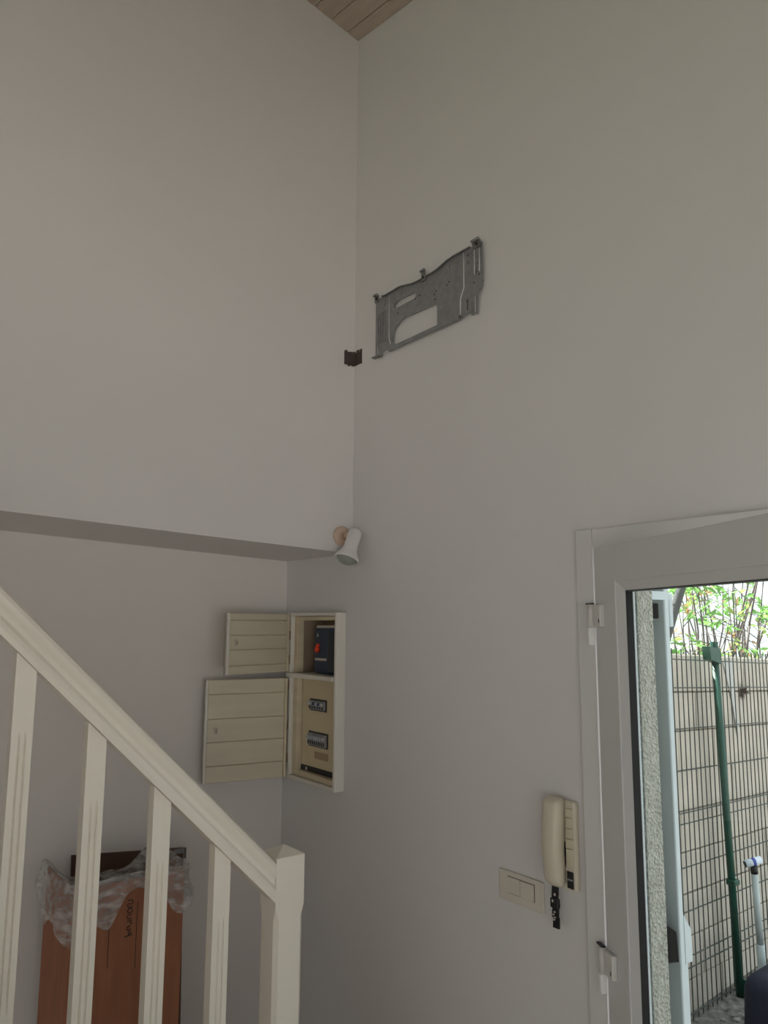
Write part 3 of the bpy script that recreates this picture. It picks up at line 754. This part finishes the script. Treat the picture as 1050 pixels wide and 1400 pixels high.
# ------------------------------------------------------------------ cardboard box with film, board behind
cbx = tag(empty('cardboard_box', (-0.765, 0.25, 0.0)), 'tall reddish brown cardboard box standing behind the balusters', 'box')
BX0, BX1, BY0, BY1, BZ = -0.943, -0.587, 0.10, 0.40, 1.045
th = 0.006
box('front_panel', (BX0, BY0, 0.007), (BX1, BY0 + th, BZ), 'card', cbx)
box('back_panel', (BX0, BY1 - th, 0.007), (BX1, BY1, 0.965), 'card', cbx)
box('side_panel', (BX0, BY0 + th, 0.007), (BX0 + th, BY1 - th, BZ), 'card', cbx)
box('side_panel', (BX1 - th, BY0 + th, 0.007), (BX1, BY1 - th, BZ), 'card', cbx)
box('bottom_panel', (BX0 + th, BY0 + th, 0.007), (BX1 - th, BY1 - th, 0.014), 'card', cbx)
bm = bmesh.new(); add_hexa(bm, [(BX0 + 0.01, BY0 + 0.02, 0.93), (BX1 - 0.01, BY0 + 0.02, 0.93), (BX1 - 0.01, BY1 - 0.01, 0.93), (BX0 + 0.01, BY1 - 0.01, 0.93), (BX0 + 0.01, BY0 + 0.02, 0.936), (BX1 - 0.01, BY0 + 0.02, 0.936), (BX1 - 0.01, BY1 - 0.01, 0.936), (BX0 + 0.01, BY1 - 0.01, 0.936)])
obj('inner_flap', bm, 'carddark', cbx)
# printed frame lines and rotated brush-like lettering on the front
for xx, za, zb in ((-0.826, 0.80, 0.975), (-0.740, 0.78, 0.975)):
    box('printed_line', (xx, BY0 - 0.0012, za), (xx + 0.0018, BY0 - 0.0002, zb), 'ink', cbx)
strokes = [[(0, 0), (1.2, 0.1), (1.5, 0.7), (0.9, 1.0), (0.2, 0.8), (-0.2, 1.2), (0.3, 1.7), (1.4, 1.6)],
           [(1.3, 2.0), (0.2, 2.0), (-0.1, 2.6), (0.5, 3.0), (1.3, 2.8), (1.3, 2.2)],
           [(1.2, 3.4), (0.1, 3.4), (-0.1, 4.0), (0.3, 4.3), (1.2, 4.3)], [(0.0, 4.8), (1.2, 4.8), (1.0, 5.3), (1.3, 5.6)],
           [(0.9, 6.0), (0.1, 6.1), (-0.1, 6.6), (0.6, 6.9), (1.1, 6.5)], [(0.5, 7.1), (0.5, 7.8), (1.2, 7.6), (1.2, 7.1)], [(-0.6, 8.2), (1.6, 8.0)]]
bm = bmesh.new()
for s in strokes:
    add_tube(bm, [(-0.770 + a * 0.0110, BY0 - 0.0008, 0.985 - b * 0.0130) for a, b in s], 0.0016, 5)
tag(obj('printed_lettering', bm, 'ink', cbx), kind='stuff')

# crumpled clear film hanging over the rim
def film_sheet():
    bm = bmesh.new()
    r = random.Random(11)
    n, mrow = 60, 11
    peri = [(BX0, BY0), (BX1, BY0), (BX1, BY1), (BX0, BY1)]
    def ring(s):
        s = s % 1.0
        L = [BX1 - BX0, BY1 - BY0] * 2; tot = sum(L); d = s * tot
        for i in range(4):
            if d <= L[i]:
                a, b = Vector(peri[i]), Vector(peri[(i + 1) % 4]); f = d / L[i]
                e = (b - a).normalized(); nrm = Vector((e.y, -e.x))
                return a.lerp(b, f), nrm, i, f
            d -= L[i]
    drop = lambda i, f: (0.05 + 0.105 * math.exp(-((f - 0.27) / 0.10) ** 2) + 0.15 * math.exp(-((f - 0.02) / 0.09) ** 2) + 0.10 * math.exp(-((f - 0.92) / 0.13) ** 2)) if i == 0 else (0.16 if i in (1, 3) else 0.06)
    grid = []
    for a in range(n):
        p, nrm, i, f = ring(a / n + 0.002)
        row = []
        dr = drop(i, f) * r.uniform(0.85, 1.15)
        jig = r.uniform(-1, 1)
        corner = max(0, 1 - min(f, 1 - f) / 0.12)
        for b in range(mrow):
            t = b / (mrow - 1)
            if t < 0.3:
                q = t / 0.3
                z = BZ - 0.02 + 0.045 * math.sin(q * math.pi / 2); out = -0.03 + 0.045 * q
            else:
                q = (t - 0.3) / 0.7
                z = BZ + 0.025 - dr * q; out = 0.015 + 0.020 * math.sin(q * 2.6) + 0.022 * corner
            out += 0.012 * jig * math.sin(t * 7 + a) + r.uniform(-0.006, 0.006)
            z += r.uniform(-0.008, 0.008) - (0.075 * min(1, 6 * f * (1 - f)) if i == 2 else 0)
            if out < 0.006 and t >= 0.2: out = 0.006
            P = p + nrm * out
            row.append(bm.verts.new((P.x + r.uniform(-0.004, 0.004), P.y, z)))
        grid.append(row)
    for a in range(n):
        r0, r1 = grid[a], grid[(a + 1) % n]
        for b in range(mrow - 1):
            bm.faces.new((r0[b], r1[b], r1[b + 1], r0[b + 1]))
    return bm
fm = obj('plastic_film', film_sheet(), 'film', smooth=True)
sm = fm.modifiers.new('smooth', 'SUBSURF'); sm.levels = 1; sm.render_levels = 1
tag(fm, 'crumpled clear plastic film hanging over the cardboard box rim', 'plastic film')

bd = tag(empty('leaning_board', (-0.6, 0.45, 0.006)), 'dark brown board leaning on the wall behind the cardboard box', 'board')
bm = bmesh.new()
add_hexa(bm, [(-0.84, 0.425, 0.0065), (-0.430, 0.425, 0.0065), (-0.430, 0.44, 0.0065), (-0.84, 0.44, 0.0065), (-0.84, 0.483, 1.040), (-0.430, 0.483, 1.000), (-0.430, 0.498, 1.000), (-0.84, 0.498, 1.040)])
obj('panel', bm, 'carddark', bd)
bm = bmesh.new(); add_box(bm, (-0.470, 0.478, 0.985), (-0.424, 0.4815, 1.003)); add_box(bm, (-0.428, 0.470, 0.965), (-0.424, 0.4815, 1.003))
obj('corner_bracket', bm, 'galv_edge', bd)

# ------------------------------------------------------------------ outside: block wall and mesh fence
FD = Vector((0.994, 0.096, -0.047)).normalized()
FN = Vector((FD.y, -FD.x, 0)).normalized()          # towards the house side (-y)
UPV = FD.cross(FN); UPV = UPV if UPV.z > 0 else -UPV
PB = Vector((2.285, -0.122, 0.0))                   # foot of the green post
LEAN = math.tan(R(2.6))
def fp(s, h, d=0.0):                                 # s along the fence, h up its wires, d towards the viewer
    return PB + FD * s + UPV * h - FD * (LEAN * h) + FN * d
BL, BHh = 0.40, 0.195
bw = tag(empty('block_wall', PB - FN * 0.16), 'beige concrete block wall standing behind the green mesh fence', 'wall')
def wp(s, h, d): return PB + FD * s + UPV * h + FN * d
bm = bmesh.new()
S0, S1, WH = -2.0, 4.0, 1.69
add_hexa(bm, [wp(S0, -0.25, -0.25), wp(S1, -0.25, -0.25), wp(S1, -0.25, -0.06), wp(S0, -0.25, -0.06), wp(S0, WH, -0.25), wp(S1, WH, -0.25), wp(S1, WH, -0.06), wp(S0, WH, -0.06)])
obj('mortar_core', bm, 'mortar', bw)
bm = bmesh.new()
add_hexa(bm, [FD * a + UPV * h + FN * d for a, d, h in ((0.004, 0, 0.004), (BL - 0.004, 0, 0.004), (BL - 0.004, 0.018, 0.004), (0.004, 0.018, 0.004), (0.004, 0, BHh - 0.004), (BL - 0.004, 0, BHh - 0.004), (BL - 0.004, 0.018, BHh - 0.004), (0.004, 0.018, BHh - 0.004))])
bmesh.ops.bevel(bm, geom=bm.edges[:], offset=0.003, segments=1, affect='EDGES')
bmesh.ops.recalc_face_normals(bm, faces=bm.faces[:])
blk = bpy.data.meshes.new('block'); bm.to_mesh(blk); bm.free()
inv = local_matrix(bw).inverted()
for j in range(10):
    h = WH - (j + 1) * BHh
    s = S0 + (0.2 if j % 2 else 0.0)
    while s + BL <= S1 + 0.01:
        o = link('block', blk, 'block', bw); o.location = inv @ wp(s, h, -0.06 + rnd.uniform(-0.003, 0.003))
        s += BL
# pale run-off streak and a dry tuft on the wall
bm = bmesh.new(); a = [(-0.02, 1.66), (0.10, 1.67), (0.13, 1.45), (0.155, 1.27), (0.135, 1.25), (0.08, 1.45)]
add_prism(bm, a, lambda u, v, w_: wp(u + 0.14, v, w_), -0.0385, -0.036); obj('lime_streak', bm, 'pale', bw)
tuft = bmesh.new()
for i in range(70):
    p = wp(0.36, 1.49, -0.038); d = Vector((rnd.gauss(0, 1), -abs(rnd.gauss(0, 0.2)), rnd.gauss(0, 1))).normalized()
    q = p + d * rnd.uniform(0.02, 0.075); sde = d.orthogonal().normalized() * 0.006
    v = [tuft.verts.new(x_) for x_ in (p - sde, p + sde, q)]; tuft.faces.new(v)
tag(obj('dry_plant_tuft', tuft, 'dry'), 'small dry brown plant tuft clinging to the block wall', 'plant')

fe = tag(empty('mesh_fence', PB), 'green welded wire mesh fence panel with its post', 'fence')
vb = bmesh.new(); add_tube(vb, [Vector((0, 0, 0)), (UPV - FD * LEAN) * 1.865], 0.0030, 6)
vwm = bpy.data.meshes.new('vertical_wire'); vb.to_mesh(vwm); vb.free()
n = 0
s = -1.75
while s < 2.6:
    o = link('vertical_wire', vwm, 'wire', fe, False); o.location = FD * s + UPV * -0.15
    s += 0.05
hb = bmesh.new(); add_tube(hb, [FD * -1.78, FD * 2.62], 0.0032, 6)
hwm = bpy.data.meshes.new('horizontal_wire'); hb.to_mesh(hwm); hb.free()
for h in (-0.08, 0.02, 0.22, 0.27, 0.47, 0.67, 0.87, 0.92, 1.12, 1.32, 1.52, 1.66):
    o = link('horizontal_wire', hwm, 'wire', fe); o.location = UPV * h - FD * LEAN * h + FN * 0.007
PL = math.tan(R(5.2))
ptop = PB + UPV * 1.73 - FD * (PL * 1.73) + FN * 0.045
po = tube('post', [PB + FN * 0.045, ptop], 0.0195, 'green', fe, seg=12)
bm = bmesh.new(); add_hexa(bm, [(-0.075, -0.024, -0.060), (0.016, -0.024, -0.085), (0.016, 0.022, -0.085), (-0.075, 0.022, -0.060), (-0.082, -0.024, 0.008), (0.016, -0.024, -0.006), (0.016, 0.022, -0.006), (-0.082, 0.022, 0.008)]); bmesh.ops.translate(bm, verts=bm.verts[:], vec=ptop)
obj('post_cap_clamp', bm, 'green', po)
bm = bmesh.new(); add_tube(bm, [ptop - UPV * 0.02, ptop + UPV * 0.030], 0.0205, 12); obj('post_cap', bm, 'green', po)
for h in (0.55,):
    c = PB + UPV * h - FD * (PL * h) + FN * 0.05
    bm = bmesh.new(); add_box(bm, (-0.026, -0.026, -0.014), (0.026, 0.024, 0.014), 0.004); bmesh.ops.translate(bm, verts=bm.verts[:], vec=c)
    obj('post_clip', bm, 'green', po)
bm = bmesh.new(); add_hexa(bm, [tuple(PB + Vector(v)) for v in ((0.0, -0.12, 0), (0.06, -0.13, 0), (0.06, -0.03, 0), (0.0, -0.03, 0), (0.005, -0.085, 0.085), (0.02, -0.085, 0.085), (0.02, -0.066, 0.085), (0.005, -0.066, 0.085))])
obj('post_foot', bm, 'green', po)

# pebbles and debris at the foot of the fence
pb = bmesh.new()
for i in range(420):
    a = rnd.uniform(0.9, 3.2); b = -0.24 - abs(rnd.gauss(0, 0.45))
    if 1.7 < a < 2.3 and -0.75 < b < -0.36: continue
    s = rnd.uniform(0.008, 0.024)
    bmesh.ops.create_icosphere(pb, subdivisions=1, radius=s, matrix=Matrix.Translation((a, b, s * 0.3)) @ Matrix.Diagonal((1, rnd.uniform(0.6, 1.2), 0.6, 1)))
tag(obj('pebbles', pb, 'stone'), 'loose pebbles scattered along the foot of the fence', 'gravel', kind='stuff')

# ------------------------------------------------------------------ pole with a T head and the navy bag
pt = tag(empty('pole', (2.02, -0.44, 0.0)), 'pale tube with a T-shaped head standing behind the navy bag', 'pole')
P0, P1 = Vector((2.06, -0.42, 0.0)), Vector((1.985, -0.445, 0.71))
mid = P0.lerp(P1, 0.55)
tube('lower_tube', [P0, mid], 0.0185, 'pole', pt, 14)
tube('upper_tube', [mid + (P1 - P0) * 0.001, P1], 0.0155, 'pole', pt, 14)
tube('collar', [P1 + Vector((0, 0, 0.0005)), P1 + Vector((-0.003, 0, 0.034))], 0.017, 'black', pt, 12)
hc = P1 + Vector((-0.004, 0, 0.052))
hx = Vector((0.82, -0.50, 0.22)).normalized()
tube('head', [hc - hx * 0.042, hc + hx * 0.038], 0.017, 'polehead', pt, 14)
tube('head_band', [hc - hx * 0.008, hc + hx * 0.007], 0.0178, 'blueband', pt, 14)
tube('head_opening', [hc - hx * 0.0435, hc - hx * 0.0425], 0.013, 'black', pt, 12)

bag = tag(empty('bag', (2.0, -0.6, 0.0)), 'dark navy fabric bag on the ground by the fence', 'bag')
bm = bmesh.new()
add_box(bm, (1.72, -0.70, 0.0), (2.20, -0.47, 0.36), 0.07, 4)
for v in bm.verts:
    if v.co.z > 0.22: v.co.x = 2.0 + (v.co.x - 2.0) * 0.90; v.co.z -= 0.06 * max(0, -(v.co.x - 1.95))
    v.co.z = max(v.co.z, 0.0)
obj('body', bm, 'navy', bag, smooth=True)
bm = bmesh.new(); add_tube(bm, [(1.90, -0.60, 0.315), (1.93, -0.60, 0.38), (2.03, -0.60, 0.385), (2.06, -0.60, 0.32)], 0.012, 8)
obj('carry_handle', bm, 'navy', bag, smooth=True)
bm = bmesh.new(); add_tube(bm, [(1.80, -0.695, 0.26), (1.95, -0.706, 0.275), (2.17, -0.70, 0.265)], 0.004, 6); obj('zip', bm, 'black', bag)
box('zip_tag', (1.955, -0.714, 0.255), (1.968, -0.708, 0.285), 'pin', bag)

# ------------------------------------------------------------------ trees and shrubs beyond the wall
def ray(px, py, yy):
    yaw, pit, rol = R(36.8), R(8.3), R(0.33)
    fwd = Vector((math.sin(yaw) * math.cos(pit), math.cos(yaw) * math.cos(pit), math.sin(pit)))
    right = Vector((math.cos(yaw), -math.sin(yaw), 0)); up = right.cross(fwd)
    r2 = math.cos(rol) * right + math.sin(rol) * up; u2 = -math.sin(rol) * right + math.cos(rol) * up
    d = fwd + r2 * ((px - 525) / 1050) - u2 * ((py - 700) / 1050)
    return CAM + d * ((yy - CAM.y) / d.y)

def add_leaf(bm, p, d, ln, wd):
    side = d.cross(Vector((rnd.gauss(0, 1), rnd.gauss(0, 1), rnd.gauss(0, 1)))).normalized()
    nrm = d.cross(side)
    a = bm.verts.new(p); b = bm.verts.new(p + d * ln * 0.45 + side * wd + nrm * wd * 0.25); c = bm.verts.new(p + d * ln - nrm * wd * 0.4); e = bm.verts.new(p + d * ln * 0.45 - side * wd + nrm * wd * 0.25); f = bm.verts.new(p + d * ln * 0.5)
    bm.faces.new((a, b, f)); bm.faces.new((b, c, f)); bm.faces.new((c, e, f)); bm.faces.new((e, a, f))

def shrub(name, label, base, height, spread, nbr, leaves, mleaf, lean=(0, 0), ll=0.06, lo=0.35):
    e = tag(empty(name, base), label, 'shrub', 'shrubs beyond the block wall')
    fb = bmesh.new(); tips = []
    for i in range(nbr):
        a = 2 * math.pi * i / nbr + rnd.uniform(-0.4, 0.4); rr = spread * rnd.uniform(0.3, 1)
        p0 = Vector(base) + Vector((rnd.uniform(-0.06, 0.06), rnd.uniform(-0.06, 0.06), 0))
        p3 = Vector(base) + Vector((math.cos(a) * rr + lean[0], math.sin(a) * rr + lean[1], height * rnd.uniform(0.7, 1)))
        m1 = p0.lerp(p3, 0.35) + Vector((rnd.gauss(0, 0.06), rnd.gauss(0, 0.06), 0.1)); m2 = p0.lerp(p3, 0.7) + Vector((rnd.gauss(0, 0.08), rnd.gauss(0, 0.08), 0.08))
        tube('branch', [p0, m1, m2, p3], [0.016, 0.012, 0.008, 0.003], 'twig', e, 6)
        pts = [p0, m1, m2, p3]
        for j in range(9):
            t = rnd.uniform(0.4, 1.0) * 3; k = min(2, int(t)); q = pts[k].lerp(pts[k + 1], t - k)
            tw = q + Vector((rnd.gauss(0, 0.16), rnd.gauss(0, 0.16), rnd.gauss(0.04, 0.14)))
            tube('twig', [q, q.lerp(tw, 0.5) + Vector((0, 0, 0.02)), tw], [0.004, 0.003, 0.0015], 'twig', e, 4)
            tips.append((q, tw))
    for i in range(leaves):
        q, tw = rnd.choice(tips)
        p = q.lerp(tw, rnd.uniform(0.2, 1.05)) + Vector((rnd.gauss(0, 0.02), rnd.gauss(0, 0.02), rnd.gauss(0, 0.02)))
        if p.z < base[2] + height * lo: continue
        d = ((tw - q).normalized() + Vector((rnd.gauss(0, 0.6), rnd.gauss(0, 0.6), rnd.gauss(-0.3, 0.6)))).normalized()
        add_leaf(fb, p, d, ll * rnd.uniform(0.6, 1.3), ll * 0.2 * rnd.uniform(0.7, 1.2))
    f = obj('foliage', fb, mleaf, e); f['kind'] = 'stuff'
    return e
shrub('shrub', 'leafy green shrub above the block wall beside the leaning trunk', (3.15, 0.85, 0), 2.5, 0.55, 8, 520, 'leaf', ll=0.075, lo=0.62)
shrub('shrub', 'green shrub with hanging leaf clusters above the middle of the block wall', (4.15, 1.0, 0), 2.6, 0.65, 8, 640, 'leaf', ll=0.095, lo=0.72)
shrub('shrub', 'sparse twiggy shrub with few leaves at the right above the block wall', (4.75, 0.95, 0), 2.3, 0.5, 9, 330, 'leaf2', ll=0.08, lo=0.6)
shrub('shrub', 'yellow-green low shrub just topping the block wall', (3.8, 0.75, 0), 1.9, 0.26, 8, 260, 'leaf2', ll=0.055, lo=0.75)
shrub('shrub', 'pale dry twiggy shrub far behind the block wall', (6.2, 2.3, 0), 3.1, 1.1, 12, 260, 'leafdry', ll=0.10, lo=0.4)
shrub('shrub', 'tall green shrub far behind the wall at the right edge', (7.9, 2.9, 0), 3.2, 1.1, 12, 420, 'leaf', ll=0.12, lo=0.62)
tk = tag(empty('tree', ray(907, 895, 0.55) * 1.0), 'grey leaning tree trunk rising behind the fence beside the shutter', 'tree')
a, b = ray(904, 892, 0.55), ray(934, 795, 0.55)
d = (b - a)
foot = Vector((a.x - 0.25, a.y, 0))
tube('trunk', [foot, foot.lerp(a, 0.6) - Vector((0.02, 0, 0)), a, b, b + d * 1.2 + Vector((0, 0.05, 0.2)), b + d * 3 + Vector((-0.1, 0.1, 0.8))], [0.055, 0.045, 0.034, 0.031, 0.026, 0.015], 'bark', tk, 10)
fb = bmesh.new()
for i in range(700):
    c = b + d * rnd.uniform(1.0, 3.2) + Vector((rnd.gauss(0, 0.4), rnd.gauss(0, 0.35), rnd.gauss(0.5, 0.35)))
    add_leaf(fb, c, Vector((rnd.gauss(0, 1), rnd.gauss(0, 1), rnd.gauss(-0.4, 1))).normalized(), 0.08, 0.016)
f = obj('foliage', fb, 'leaf', tk); f['kind'] = 'stuff'
